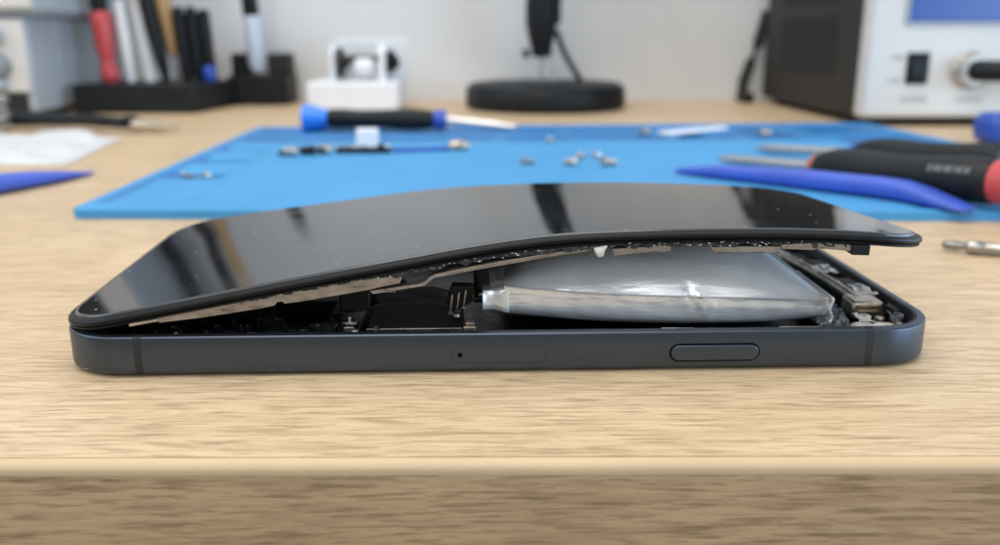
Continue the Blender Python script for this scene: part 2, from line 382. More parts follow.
strip('rubber_tab', [(55.7, 21.0), (58.9, 20.8), (58.8, 19.2), (56.0, 19.3)], .9, 3.5, M['black'])
# irregular line of torn adhesive
mb = MB(); xs = [-46+1.0*i for i in range(102)]
top = []; 
rr = random.Random(3)
def rag(x): return zdisp(x, 1.2)-2.12
pts_t = [(x, rag(x)+.15) for x in xs]
pts_b = [(x, rag(x)-(.15+.75*rr.random()*(.35 if x < -20 else 1))) for x in xs]
n = len(xs)
vs = [(x, .95+.5*rr.random(), z) for x, z in pts_t]+[(x, .95+.5*rr.random(), z) for x, z in pts_b]+[(x, 3, z) for x, z in pts_b]
fs = [(i, i+1, n+i+1, n+i) for i in range(n-1)]+[(n+i, n+i+1, 2*n+i+1, 2*n+i) for i in range(n-1)]
mb.add(vs, fs); PH.part('torn_adhesive', mb, M['glue'], parent=rim_o)
mb = MB()
for i in range(120):
    x = rr.uniform(-45, 56); s = rr.uniform(.04, .15)*(1.3 if 28 < x < 45 or -8 < x < 10 else .8); z = zdisp(x, 1)-2.15-rr.uniform(-.25, .55); y = rr.uniform(.75, 1.2)
    mb.lathe((x-s*1.5, y, z), (x+s*1.5, y, z+rr.uniform(-.1, .1)), [(0, .01), (s*.8, s*.6), (s*2, s*.5), (s*3, .01)], 6)
tag(PH.part('adhesive_crumbs', mb, M['tape'], parent=rim_o), kind='stuff')

# --- swollen battery
SEAM = [(0, 13.4), (8, 12.6), (16, 11.9), (32, 11.2), (45, 10.8), (55, 10.4)]
BOT = [(0, 8.5), (3, 8.2), (10, 7.4), (18, 6.8), (30, 6.3), (44, 6.4), (55, 7.1)]
bat = MB(); NXB = 150
def bprof(x):
    s = interp(SEAM, x); b = interp(BOT, x)
    if x < 22: a = math.sin(max(0, min(1, (x+.3)/22))*math.pi/2)**.48
    elif x < 32: a = 1
    else: a = max(0, 1-((x-32)/23.2)**1.9)
    top = 19.0
    cr = math.exp(-((x-31.5)/.9)**2); cr2 = math.exp(-((x-34.5)/1.6)**2); cr3 = math.exp(-((x-12)/2.0)**2)
    front = [(40, 4.6), (16, 4.6), (10, b-.9), (7.9, b-.6), (6.8, b-.05), (6.15, b+.7), (5.9, b+1.6), (5.8, (b+s)/2+.5), (5.75, s-1.2), (5.7, s-.45), (5.6, s-.12), (5.55, s)]
    front = [(y+.10*math.sin(z*2.3+x*.21)*(4 <= k_ <= 9), z) for k_, (y, z) in enumerate(front)]
    ups = [(5.75, .03), (6.1, .10), (6.75, .215), (7.6, .345), (8.6, .48), (9.8, .605), (11.3, .72), (13.2, .82), (16, .90), (20, .96), (30, 1), (42, .96), (52, .85), (59, .55), (63, 0)]
    front = front+[(y, s+.05+(top-s)*q*a+.25*math.sin(y*.8+x*.3)*.2*a) for y, q in ups]
    front += [(64, s-2), (63.5, 5.5), (58, 4.6)]
    out = []
    for k, (y, z) in enumerate(front):
        d = 0
        if 5 <= k <= 18:
            wgt = math.exp(-((k-11+ (x-31.5)*1.2)/3.2)**2)
            d = (.34*cr-.38*cr2+.12*math.sin(x*3.1+k*1.9)*math.exp(-((x-33)/3)**2))*wgt
        if 5 <= k <= 10: d += .12*cr3+.07*math.sin(x*.45)+.03*math.sin(x*1.3+k)
        if 13 <= k <= 20: z += -.10*math.sin(x*.42+k*.5)*.6
        out.append((y+d, z+d*.25))
    return out
rs = []
for i in range(NXB+1):
    x = .2+54.8*i/NXB
    rs.append([(x, y, z) for y, z in bprof(x)])
n = len(rs[0])
bat.rings(rs)
bt = PH.part('battery', bat, M['foil'], smooth=50)
# sealed flange line, left folded tab and right fin
fg = MB(); rs = []
for i in range(81):
    x = .4+54.4*i/80; s = interp(SEAM, x); w_ = .10*math.sin(x*2.1)*.5
    rs.append([(x, 5.75, s-.16), (x, 5.28+w_*.3, s-.10), (x, 5.22+w_*.3, s+.02), (x, 5.75, s+.12)])
fg.rings(rs); PH.part('seam_fold', fg, M['foil'], parent=bt, smooth=50)
tb = MB(); rs = []
for i in range(13):
    u = i/12; x = -3.4+4.4*u; z0 = 9.0-.5*u**3; z1 = 12.3+.9*u*u; y0 = 5.95+.35*math.sin(u*5.5); 
    rs.append([(x, y0+.2, z0), (x, y0-.1, z0+.5), (x, y0-.15+.25*u, (z0+z1)/2), (x, y0+.05, z1-.5), (x, y0+.5, z1), (x, y0+9, z1-.2), (x, y0+9, z0+.5)])
tb.rings(rs); PH.part('folded_tab', tb, M['foil'], parent=bt, smooth=40, bevel=.1)
fn = MB(); rs = []
for i in range(9):
    u = i/8; z = 6.6+4.4*u; x = 55.0+.25*math.sin(u*9)
    rs.append([(x, 4.9, z), (x+.35, 4.7, z), (x+.5, 30-8*u, z), (x+.05, 30-8*u, z)])
fn.rings(rs); PH.part('end_fin', fn, M['foil'], parent=bt, smooth=40, bevel=.06)
# raised side rail of the pouch running back along the right end
fn = MB(); rs = []
for i in range(30):
    u = i/29; y = 6+56*u; z = 10.45+.5*math.sin(u*3)
    rs.append([(54.2, y, z-.1), (54.6, y, z+.28), (55.1, y, z+.2), (55.2, y, z-.4)])
fn.rings(rs); PH.part('side_fold', fn, M['foil'], parent=bt, smooth=50)

# --- insides, left half
def pb(name, m_, *boxes, bevel=.12, parent=None):
    mb = MB()
    for b in boxes: mb.box(*b)
    return PH.part(name, mb, m_, bevel=bevel, parent=parent)
lb = pb('logic_board', M['pcb'], (-58, -25, 12, 60, 1.5, 3.6), (-66, -60, 16, 58, 1.5, 3.2))
PH.part('round_sticker', MB().lathe((-39.3, 12.3, 3.6), (-39.3, 12.3, 4), [(0, 2.3), (.15, 2.3)], 28), vary(mat('sticker', (.05, .05, .052), .5), (.05, .05, .052), 500, .3), parent=lb)
pb('shield_can', M['shield'], (-57, -44, 20, 44, 3.6, 5.2), (-42, -30, 24, 52, 3.6, 5.4), parent=lb)
pb('speaker_box', M['matte'], (-66, -44, 3.2, 10.5, 1.5, 4.4))
pb('connector', M['pcb'], (-33.2, -28.6, 5.0, 11.5, 1.6, 5.2))
pb('gold_contact', M['gold'], (-31.9, -29.4, 4.7, 5.2, 4.1, 4.5), (-31.6, -29.8, 5.6, 6.4, 5.2, 5.35), bevel=0)
pb('gold_contact', M['gold'], (-36.2, -35.8, 5.0, 10, 4.4, 4.6), (-34.8, -34.5, 5.0, 10, 4.4, 4.6), bevel=0)
pb('screw_post', M['matte'], (-27.6, -24.2, 4.5, 12.0, 1.6, 5.4))
pb('small_bracket', M['steel'], (-27.2, -24.8, 7.5, 8.4, 6.2, 6.6), (-26.8, -25.2, 6.6, 7.2, 5.42, 6.0), (-26.3, -25.9, 8.6, 9.0, 6.4, 7.2), bevel=.05)
cr = pb('card_reader', M['matte'], (-22.9, -6.9, 6.0, 27, 1.5, 5.95))
pb('reader_edge', M['steel'], (-23.0, -6.9, 5.75, 6.0, 5.55, 6.0), parent=cr, bevel=.05)
pb('reader_latch', M['bronze'], (-6.7, -4.6, 5.6, 6.6, 3.9, 6.2), (-6.3, -4.9, 6.0, 8, 6.2, 6.8), bevel=.1)
pb('reader_spring', M['bronze'], (-18.6, -14.6, 3.0, 3.3, 6.1, 6.4), (-21.6, -21.0, 5.4, 5.7, 5.4, 6.5), (-10.6, -10.2, 3.0, 3.3, 6.1, 6.35), bevel=0, parent=cr)
mb = MB(); q = random.Random(21)
for k in range(34):
    x = -60+1.07*k+q.uniform(-.2, .2); y = q.choice([5.2, 7.5, 9.5, 12]); w_ = q.choice([.6, .6, 1.2, 2.0]); h_ = q.uniform(.1, .3); z0 = 4.2+.12*y+q.uniform(0, .3)
    mb.box(x, x+w_, y, y+q.uniform(.3, 1.2), 3.0, z0+h_*.3, mi=0)
    if q.random() < .35: mb.box(x+.1, x+w_*.5, y-.05, y+.25, z0-.1, z0+h_*.3+.03, mi=1)
tag(PH.part('surface_components', mb, [M['pcb'], M['bronze']], bevel=0), kind='stuff')
for x, y, z in ((-46.5, 6.2, 4.5), (-24.9, 5.6, 5.5), (-55.5, 8.5, 4.5), (-8.0, 12.5, 6.05)):
    PH.part('board_screw', MB().lathe((x, y, z-.5), (x, y, z+1), [(0, .75), (.7, .75), (.95, .6), (.85, .3), (.6, .25)], 16), M['screw'], smooth=40)
pb('cable_clip', M['bronze'], (-52.5, -50.2, 4.6, 5.0, 4.9, 5.35), (-43.0, -41.6, 6.0, 6.3, 4.9, 5.5), bevel=.05)
# flex ribbons
def ribbon(name, pts, w0, w1, m_, th=.18):
    """pts (x,z) path, y range w0..w1"""
    poly = [(x, z) for x, z in pts]+[(x, z-th) for x, z in reversed(pts)]
    return PH.part(name, MB().prism(poly, 'y', w0, w1), m_, smooth=50)
M['flex'] = vary(mat('black_flex', (.010, .011, .013), .38, 0, .35), (.010, .011, .013), 300, .3, .1)
rb = ribbon('flex_ribbon', [(-29, 8.2), (-26, 8.3), (-23.5, 8.7), (-21.5, 9.6), (-19, 10.0), (-12, 10.1), (-9.5, 9.4), (-8.4, 8.3), (-7.5, 8.6), (-4.6, 10.5), (-2.5, 10.6), (-.8, 10.0)], 8, 17, M['flex'], .25)
pl = []
for k in range(3):
    x = -9.0+1.15*k
    mb = MB(); mb.add([(x, 7.7, 8.2+.55*k), (x+.22, 7.7, 8.4+.55*k), (x+.62, 7.7, 11.2+.4*k), (x+.4, 7.7, 11.2+.4*k), (x, 8.1, 8.2+.55*k), (x+.22, 8.1, 8.4+.55*k), (x+.62, 8.1, 11.2+.4*k), (x+.4, 8.1, 11.2+.4*k)],
        [(0, 1, 2, 3), (7, 6, 5, 4), (0, 4, 5, 1), (1, 5, 6, 2), (2, 6, 7, 3), (3, 7, 4, 0)])
    PH.part('gold_contact', mb, M['bronze'], parent=rb)
PH.part('contact_block', MB().prism([(-10.2, 8.0), (-5.4, 9.5), (-4.9, 12.6), (-8.6, 12.8)], 'y', 8.1, 10.5), M['matte'], parent=rb, bevel=.2)
PH.part('contact_tips', MB().box(-9.2, -8.5, 7.5, 7.9, 7.9, 8.2).box(-8.0, -7.1, 7.5, 7.9, 8.35, 8.65).box(-6.9, -6.2, 7.5, 7.9, 8.9, 9.2), M['steel'], parent=rb)
ribbon('hanging_flex', [(-4.6, 17.2), (-4.4, 14.0), (-4.8, 12.0), (-4.0, 10.4)], 9, 10, M['flex'], .2)
pb('hanging_flex', M['shield'], (-4.9, -2.2, 10.2, 10.5, 9.0, 17.3), bevel=.1)
pb('hanging_flex', M['bronze'], (-4.4, -1.6, 9.8, 10.2, 9.9, 10.9), bevel=.25)
pb('display_connector', M['matte'], (-27.5, -22.4, 8, 16, 8.4, 12.2), bevel=.3)
pb('coil_cable', M['flex'], (-22.0, -16.4, 8.5, 12, 11.2, 13.0), bevel=.3)
pb('coil_cable', M['bronze'], *[(-21.2+.55*i, -20.95+.55*i, 8.38, 8.5, 11.6, 12.5) for i in range(6)], bevel=0)
# rails just inside the near wall
pb('inner_rail', M['shield'], (-2, 18, 3.0, 5.0, 1.4, 6.0), (26, 36, 3.0, 5.0, 1.4, 6.0), (44, 56, 3.0, 5.0, 1.4, 6.0), bevel=.4)
pb('rail_edge', M['steel'], (-1, 17.2, 2.85, 3.0, 5.9, 6.55), (26.2, 31.6, 2.85, 3.0, 5.9, 6.6), (33.2, 35.6, 2.85, 3.0, 5.9, 6.55), (46, 53, 2.85, 3.0, 5.9, 6.6), bevel=.05)
# --- insides, right end
fb = pb('taptic_engine', M['matte'], (57.5, 62.2, 24, 52, 1.5, 3.6), (56.5, 61.5, 10.5, 22, 1.5, 3.4))
tube = MB().tube([(62.6, 64, 5.8), (63.5, 52, 6.1), (65.3, 40, 6.1), (66.0, 32, 5.9), (66.3, 24, 5.9), (66.2, 20, 5.9)], [.7, .8, .95, .9, 1.0, .9], 10)
PH.part('speaker_duct', tube, M['bronze'], smooth=60)
pb('copper_clip', M['bronze'], (64.0, 69.6, 16.0, 21.5, 3.2, 6.6), bevel=.5)
pb('copper_clip', M['gold'], (65.0, 68.6, 15.75, 16.0, 4.6, 5.0), (65.0, 68.6, 15.75, 16.0, 5.7, 6.0), bevel=.05)
pb('clip_mount', M['matte'], (66.4, 71.0, 14, 60, 2, 4.8), (69.4, 71.1, 12, 15.8, 4.2, 6.3), (66.8, 70.9, 27, 34, 4.8, 6.2), (67.0, 70.9, 42, 49, 4.8, 6.1), bevel=.4)
for i, (x, y, z, r_, mm_) in enumerate([(69.2, 9.5, 4.6, 1.0, 'bronze'), (67.4, 12.6, 4.4, .9, 'bronze'), (70.2, 13.2, 4.6, .8, 'steel'), (66.3, 30, 6.2, .9, 'steel'), (65.0, 47, 6.2, .9, 'steel')]):
    PH.part('board_screw', MB().lathe((x, y, z-1), (x, y, z+1), [(0, r_), (1.2, r_), (1.4, r_*.8), (1.3, r_*.4), (1.0, r_*.3)], 18), M[mm_], smooth=40)
def scrap(name, pts, z, m_, h=.3, seed=1, n=9, y_up=.5):
    """crumpled sheet between polygon corners (bilinear patch)"""
    q = random.Random(seed); (a, b, c, d) = pts; vs = []; fs = []
    for i in range(n+1):
        for j in range(n+1):
            u, v_ = i/n, j/n
            x = (a[0]*(1-u)+b[0]*u)*(1-v_)+(d[0]*(1-u)+c[0]*u)*v_; y = (a[1]*(1-u)+b[1]*u)*(1-v_)+(d[1]*(1-u)+c[1]*u)*v_
            e = .35; vs.append((x+q.uniform(-e, e), y+q.uniform(-e, e), z+q.uniform(-h, h)+y_up*v_))
    for i in range(n):
        for j in range(n): k = i*(n+1)+j; fs.append((k, k+n+1, k+n+2, k+1))
    return PH.part(name, MB().add(vs, fs), m_)
scrap('crumpled_film', [(54.5, 7.5), (61.5, 7.8), (62.2, 20.5), (57.5, 19.5)], 4.6, M['clear'], .45, 5, 12, .6)
scrap('tape_scrap', [(58.5, 6.2), (68.8, 5.2), (69.5, 7.6), (61.5, 8.6)], 5.1, M['tape'], .25, 8, 9, .2)
scrap('tape_scrap', [(62.5, 10.0), (65.6, 9.8), (65.0, 13.2), (62.8, 13.6)], 4.9, M['tape'], .2, 9, 5)
scrap('tape_scrap', [(66.8, 20.5), (70.6, 21.0), (69.6, 27), (67.0, 26.5)], 6.5, M['tape'], .3, 10, 6)
scrap('tape_scrap', [(64.5, 36), (69.4, 36.5), (69.0, 40.5), (65.0, 39)], 6.7, M['tape'], .3, 11, 6)
scrap('tape_scrap', [(61.5, 50), (65.4, 50.5), (65.0, 56), (62.0, 55)], 6.0, M['tape'], .3, 12, 6)
scrap('edge_film', [(67.0, 6.0), (70.8, 10.5), (71.4, 17.5), (70.0, 17.0)], 5.7, M['clear'], .25, 13, 10, .2)

# ------------------------------------------------------------------ BLUE MAT
A_, B_, C_, D_ = (-130, 259), (232, 251), (214, 517), (-137, 500)
def mp(s, t_):
    return ((A_[0]*(1-s)+B_[0]*s)*(1-t_)+(D_[0]*(1-s)+C_[0]*s)*t_, (A_[1]*(1-s)+B_[1]*s)*(1-t_)+(D_[1]*(1-s)+C_[1]*s)*t_)
# recesses in (mm across, mm deep) on a 350 x 255 sheet
trays = [(5, 28, 62, 84), (5, 28, 104, 124), (5, 28, 142, 160),
         (6, 60, 214, 248), (6, 60, 180, 207), (67, 132, 214, 248), (67, 132, 180, 207), (139, 168, 214, 248), (139, 168, 180, 207), (175, 216, 214, 248), (175, 216, 180, 207),
         (223, 254, 214, 248), (223, 254, 180, 207), (261, 290, 180, 248), (298, 343, 205, 248), (298, 343, 160, 198), (298, 343, 112, 153), (298, 343, 66, 105)]
def mat_h(x, y):
    d = min(x, 350-x, y, 255-y)
    z = 3.0
    if d < 1.0: z = 2.7
    rec = 0
    for x0, x1, y0, y1 in trays:
        e = min(x-x0, x1-x, y-y0, y1-y)
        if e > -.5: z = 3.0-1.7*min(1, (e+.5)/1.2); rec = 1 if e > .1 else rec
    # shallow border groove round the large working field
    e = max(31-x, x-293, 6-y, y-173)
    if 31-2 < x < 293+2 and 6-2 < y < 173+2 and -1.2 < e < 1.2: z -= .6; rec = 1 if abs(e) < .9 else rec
    strip_ = (y > 174 and x > 3 and x < 347 and y < 252) or (3.5 < x < 9 and 10 < y < 176) or (x > 296 and y > 60 and x < 346)
    return z, rec, strip_
mb = MB(); NX, NY = 350, 255; RC = 5.0; xs = [i*350/NX for i in range(NX+1)]; ys = [j*255/NY for j in range(NY+1)]
info = [[mat_h(x, y) for y in ys] for x in xs]
vs = []; fs = []; mi = []
for i, x in enumerate(xs):
    for j, y in enumerate(ys):
        ex = 1-x/RC if x < RC else (x-350+RC)/RC if x > 350-RC else 0; ey = 1-y/RC if y < RC else (y-255+RC)/RC if y > 255-RC else 0
        xx, yy = x, y
        if ex > 0 and ey > 0:
            gx, gy = ex*math.sqrt(1-ey*ey/2), ey*math.sqrt(1-ex*ex/2)
            xx = RC*(1-gx) if x < RC else 350-RC*(1-gx); yy = RC*(1-gy) if y < RC else 255-RC*(1-gy)
        X, Y = mp(xx/350, yy/255); vs.append((X, Y, info[i][j][0]))
for i in range(NX):
    for j in range(NY):
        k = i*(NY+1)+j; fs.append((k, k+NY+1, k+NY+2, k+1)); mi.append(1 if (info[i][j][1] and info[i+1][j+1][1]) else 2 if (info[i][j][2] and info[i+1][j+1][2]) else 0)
mb.v = vs; mb.f = fs; mb.mi = mi
per = [(i, 0) for i in range(NX+1)]+[(NX, j) for j in range(1, NY+1)]+[(i, NY) for i in range(NX-1, -1, -1)]+[(0, j) for j in range(NY-1, 0, -1)]
top = [vs[i*(NY+1)+j] for i, j in per]; low = [(p[0], p[1], .05) for p in top]
mb.rings([top, low], False, True, mi=0)
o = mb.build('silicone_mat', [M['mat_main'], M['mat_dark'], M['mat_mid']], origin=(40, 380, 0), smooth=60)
tag(o, 'bright blue silicone repair mat with shallow sorting trays, lying behind the phone', 'mat')

# ------------------------------------------------------------------ things on the mat
P0, P1 = (-109, 492, 8.6), (-30, 486, 8.0)
T = Thing('screwdriver', (-70, 495, 1.3), 'slim screwdriver with bright blue swivel cap and black grip on the back of the mat', 'screwdriver')
T.part('swivel_cap', MB().lathe(P0, P1, [(0, 4.2), (.6, 7.6), (5, 7.2), (9, 5.8), (13, 4.8), (14, 4.5)]), M['blue_cap'], smooth=40)
T.part('handle', MB().lathe(P0, P1, [(14, 4.5), (16, 5.2), (24, 5.3), (32, 4.7), (44, 5.0), (54, 5.7), (62, 5.9), (70, 5.2), (74, 4.4)]), M['black'], smooth=50)
T.part('collar', MB().lathe(P0, P1, [(73.5, 5.2), (74, 5.6), (79, 5.2), (80, 4.2)]), M['navy'], smooth=40)
T.part('shaft', MB().lathe((-32, 486, 8), (9, 473, 5.2), [(0, 2.2), (32, 2.2), (36, 1.5), (42.5, 1.2)]), vary(mat('pale_steel', (.75, .72, .68), .3, .8), (.75, .72, .68), 50, .1), smooth=40)

T = Thing('spare_flex', (-50, 388, 3), 'thin dark flex cable with a white connector block and metal ends on the mat', 'cable')
T.part('bar', MB().box(-72, -48, 384, 391, 3.1, 5.5, ang=.04), M['bronze' if 0 else 'shield'], bevel=.5)
for k_ in range(9):
    xk = -75+3.1*k_+random.uniform(-.6, .6); T.part('component', MB().box(xk, xk+random.uniform(1.2, 2.4), 383.2+random.uniform(0, 3), 388, 5.4, 6.2+random.uniform(0, 1.5)), M[random.choice(['bronze', 'steel', 'shield', 'gold'])], bevel=.3)
T.part('connector_block', MB().box(-63, -53.5, 384.5, 391, 5.5, 13.5, ang=.04), M['white'], bevel=.8)
T.part('ribbon', MB().tube([(-47, 388, 4), (-38, 390, 3.8), (-28, 393, 3.9), (-22, 394, 4)], 1.0, 8), M['navy'], smooth=50)
T.part('wire', MB().tube([(-94, 373, 4.6), (-88, 380, 5.2), (-80, 377, 6.0), (-74, 386, 5)], .9, 8), M['shield'], smooth=50)
T.part('plug', MB().lathe((-23, 394, 5), (-13, 397, 5), [(0, 1.4), (1, 2.2), (5, 2.4), (8, 2.0), (10, .8)]), M['bronze'], smooth=50)
for i, (x, y) in enumerate([(-90, 376), (-83, 379), (-77, 383)]):
    T.part('eyelet', MB().lathe((x-3.4, y, 4.9), (x+3.6, y+1.5, 5.2), [(0, .8), (.8, 2.0), (3, 1.5), (4.5, 2.5), (6.5, 1.2), (7.2, .5)]), M[('screw', 'shield', 'bronze')[i]], smooth=40)

def screw(x, y, z, ang, label, s=1.0):
    s *= .85
    T = Thing('screw', (x, y, z), label, 'screw', 'small loose screws on the blue mat')
    c, q = math.cos(ang), math.sin(ang); x -= 3.2*s*c; y -= 3.2*s*q; a = (x, y, z+1.8*s)
    b = (x+6.5*s*c, y+6.5*s*q, z+1.0*s)
    T.part('screw_head', MB().lathe(a, b, [(0, 1.3*s), (.3*s, 2.0*s), (1.3*s, 2.1*s), (1.8*s, 1.1*s)], 16), M['screw'], smooth=40)
    T.part('shank', MB().lathe(a, b, [(1.7*s, 1.05*s)]+[(1.9*s+.35*s*k, (1.15 if k % 2 else .85)*s) for k in range(12)]+[(6.3*s, .3*s)], 12), M['screw'], smooth=40)
screw(11.5, 350, 3.0, .25, 'dark-headed steel screw lying alone on the blue mat, left of the cluster of four', 1.0)
screw(28, 348, 3.0, 2.4, 'steel screw at the near left corner of the four-screw cluster on the blue mat', 1.15)
screw(34.5, 368, 3.0, 1.2, 'small screw at the back left of the four-screw cluster on the blue mat', .9)
screw(40.5, 370, 3.0, 2.0, 'small screw at the back right of the four-screw cluster on the blue mat', .9)
screw(43.5, 346, 3.0, .5, 'bright steel screw at the near right corner of the four-screw cluster on the blue mat', 1.25)
screw(25, 424, 3.0, 1.0, 'pale screw just beyond the tip of the blue-capped screwdriver, on the mat', .9)
screw(74, 455, 3.0, 2.6, 'pale screw beside the long white strip at the back of the mat', 1.3)
screw(140, 464, 1.4, .4, 'small metal screw in a back tray right of the long white strip', 1.3)
screw(-117, 327, 1.35, .5, 'steel screw in the left edge tray of the mat, nearer the rim', .9)
screw(-111, 328, 1.35, 2.2, 'bronze coloured screw in the left edge tray of the mat, on the inner side', .9)

mb = MB(); mb.prism([(81, 453), (118, 478), (123, 474), (86, 448)], 'z', 3.1, 5.2)
o = mb.build('white_strip', M['white'], origin=(100, 463, 3), bevel=.8); tag(o, 'glossy white plastic strip lying across the back trays of the mat', 'plastic strip')

# right hand screwdrivers
def driver(P0, P1, name, label, hs, length, collar, end=True, rS=1.9, sc=1.0):
    T = Thing(name, tuple((a+b)/2 if i < 2 else 3 for i, (a, b) in enumerate(zip(P0, P1))), label, 'screwdriver', 'screwdrivers side by side on the mat')
    T.part('shaft', MB().lathe(P0, P1, [(0, rS*.5), (4, rS*.8), (6, rS), (hs+1, rS)]), vary(mat('shaft_steel', (.50, .48, .47), .35, .9), (.5, .48, .47), 50, .1), smooth=40)
    T.part('collar', MB().lathe(P0, P1, [(hs-.6, 3.2*sc), (hs-.3, 4.0*sc), (hs+1.5, 4.7*sc), (hs+2, 4.6*sc)]), collar, smooth=40)
    h = T.part('handle', MB().lathe(P0, P1, [(hs+1.6, 4.4*sc), (hs+3, 5.6*sc), (hs+9, 7.4*sc), (hs+16, 7.9*sc), (hs+24, 7.2*sc), (hs+34, 6.7*sc), (hs+44, 7.0*sc), (hs+54, 7.6*sc), (hs+length, 7.4*sc), (hs+length+1, 6.6*sc)], ey=.93), M['black'], smooth=50)
    return T, h
P0, P1 = Vector((87.3, 346.7, 5.5)), Vector((146.1, 258.9, 11.0)); d = (P1-P0).normalized()
T, h = driver(P0, P1, 'screwdriver', 'black-handled screwdriver with orange collar and red end, nearer of the pair on the mat', 44, 63, M['orange'])
T.part('red_end', MB().lathe(P0, P1, [(107.5, 6.4), (108, 7.1), (116, 7.5), (128, 7.2), (136, 5.5), (138, 2)], ey=.93), M['red'], smooth=50)
# illegible pale maker's mark: short strokes on the handle's camera side
e1 = Vector((0, 0, 1)).cross(d).normalized(); e1 = -e1 if e1.y > 0 else e1
mb = MB(); q = random.Random(4)
for k in range(8):
    c0 = P0+d*(90.0+1.65*k); rr_ = 7.15
    for (du, a0, a1) in ((0, 22, 38), (.9, 22, 38)) if k % 2 else ((0, 22, 38), (.5, 34, 38), (.5, 22, 26)):
        pts = []
        for a in (a0, (a0+a1)/2, a1):
            r0 = rr_*1.045; pts.append(c0+d*du+e1*(r0*math.cos(R(a)))+Vector((0, 0, 1))*(r0*.93*math.sin(R(a))))
        mb.tube([tuple(p_) for p_ in pts], .22, 6)
T.part('lettering', mb, M['silver_ink'], parent=h)
P0, P1 = (111.7, 380.7, 5.5), (156.6, 318.5, 10)
T, h = driver(P0, P1, 'screwdriver', 'black-handled screwdriver with blue collar, farther of the pair on the mat', 46, 56, M['navy'], sc=.85)

# pry tools
def flat_tool(name, path, label, m_, loc):
    """path: (x, y, z, half width, half thickness)"""
    mb = MB(); rs = []
    P = [Vector(p_[:3]) for p_ in path]
    for i, p_ in enumerate(path):
        d = (P[min(i+1, len(P)-1)]-P[max(i-1, 0)]); d.z = 0; d.normalize(); sd = Vector((d.y, -d.x, 0)); wv, tv = p_[3], p_[4]; r_ = []
        for k in range(16):
            a = 2*math.pi*k/16; ca, sa = math.cos(a), math.sin(a)
            r_.append(tuple(P[i]+sd*(wv*math.copysign(abs(ca)**.6, ca))+Vector((0, 0, 1))*(tv*math.copysign(abs(sa)**.6, sa))))
        rs.append(r_)
    o = mb.rings(rs).build(name, m_, origin=loc, smooth=50); tag(o, label, 'pry tool', 'blue plastic pry tools'); return o
flat_tool('pry_tool', [(66, 325.5, 4.2, .9, .7), (70, 322, 4.7, 2.0, 1.3), (79, 314, 5.6, 3.4, 2.2), (101, 293, 6.5, 3.8, 3.0), (120, 275.5, 6.6, 3.8, 3.1), (126, 269, 6.4, 4.4, 3.1), (129.5, 263.5, 5.8, 5.0, 2.4), (134.5, 254, 4.4, 4.2, 1.3), (136.5, 250.5, 4.0, 3.6, .6)],
          'long violet-blue plastic pry tool on the front right of the mat, beside the screwdrivers', M['blue'], (100, 292, 3))
flat_tool('pry_tool', [(-212, 228, 3.6, 6.5, 3.2), (-192, 270, 3.6, 6.8, 3.2), (-182, 294, 3.4, 7.4, 3.0), (-175, 314, 3.0, 8.2, 2.6), (-171, 326, 2.4, 8.4, 1.9), (-167, 335, 1.8, 6.0, 1.2), (-163, 342, 1.2, 2.4, .6), (-161, 345, .9, .8, .4)],
          'violet-blue plastic pry tool on bare wood left of the mat', M['blue'], (-180, 300, 0))

# silver probe at right
T = Thing('metal_probe', (125, 210, 0), 'thin silver metal probe on bare wood to the right of the phone', 'probe')
P0, P1 = (112.3, 216.5, 1.9), (150, 196, 2.0)
T.part('tip', MB().lathe(P0, P1, [(0, .5), (.6, 1.3), (3.5, 1.5), (5.4, 1.0)], 16, ey=.8), vary(mat('worn_steel', (.22, .21, .20), .35, .9), (.22, .21, .20), 200, .3), smooth=40)
T.part('body', MB().lathe(P0, P1, [(5.3, 1.2), (6, 1.85), (9, 1.9), (9.4, 1.6), (10.2, 1.65), (24, 1.8), (42, 1.8)], 20, ey=.9), vary(mat('bare_steel', (.40, .38, .36), .3, .95), (.40, .38, .36), 200, .25), smooth=40)
# blue suction knob in front of the station
T = Thing('suction_handle', (254, 452, 0), 'rounded dark blue plastic suction handle on the wood before the soldering station', 'suction handle')
T.part('grip', MB().box(238, 296, 428, 448, .4, 15.5), M['navy'], bevel=5.5, seg=5)
T.part('cap', MB().box(262, 284, 431, 445, 15, 19), M['navy'], bevel=1.5)

# ------------------------------------------------------------------ left of the mat
mb = MB(); n = 26; q = random.Random(2)
vs = []; a, b, c, d = (-290, 372), (-184, 370), (-201, 468), (-300, 480)
for k, (zb) in enumerate((0.3, 1)):
    for i in range(n+1):
        for j in range(n+1):
            u, v_ = i/n, j/n
            x = (a[0]*(1-u)+b[0]*u)*(1-v_)+(d[0]*(1-u)+c[0]*u)*v_; y = (a[1]*(1-u)+b[1]*u)*(1-v_)+(d[1]*(1-u)+c[1]*u)*v_
            e = min(u, 1-u, v_, 1-v_)*n
            z = .2 if k == 0 else .5+min(1, e/3)*(3.4+1.8*math.sin(u*11+v_*6)+1.4*math.sin(v_*17+u*9)+q.uniform(-.8, .8))
            vs.append((x, y, z))
fs = []; N = (n+1)**2
for i in range(n):
    for j in range(n):
        k = i*(n+1)+j; fs.append((N+k, N+k+n+1, N+k+n+2, N+k+1)); fs.append((k+1, k+n+2, k+n+1, k))
per = [i*(n+1) for i in range(n+1)]+[n*(n+1)+j for j in range(1, n+1)]+[i*(n+1)+n for i in range(n-1, -1, -1)]+[j for j in range(n-1, 0, -1)]
for i in range(len(per)): p_, r_ = per[i], per[(i+1) % len(per)]; fs.append((p_, r_, N+r_, N+p_))
o = MB().add(vs, fs).build('plastic_bag', M['bag'], origin=(-240, 420, 0), smooth=60); tag(o, 'crinkled white plastic bag lying flat on the wood at the left', 'bag')

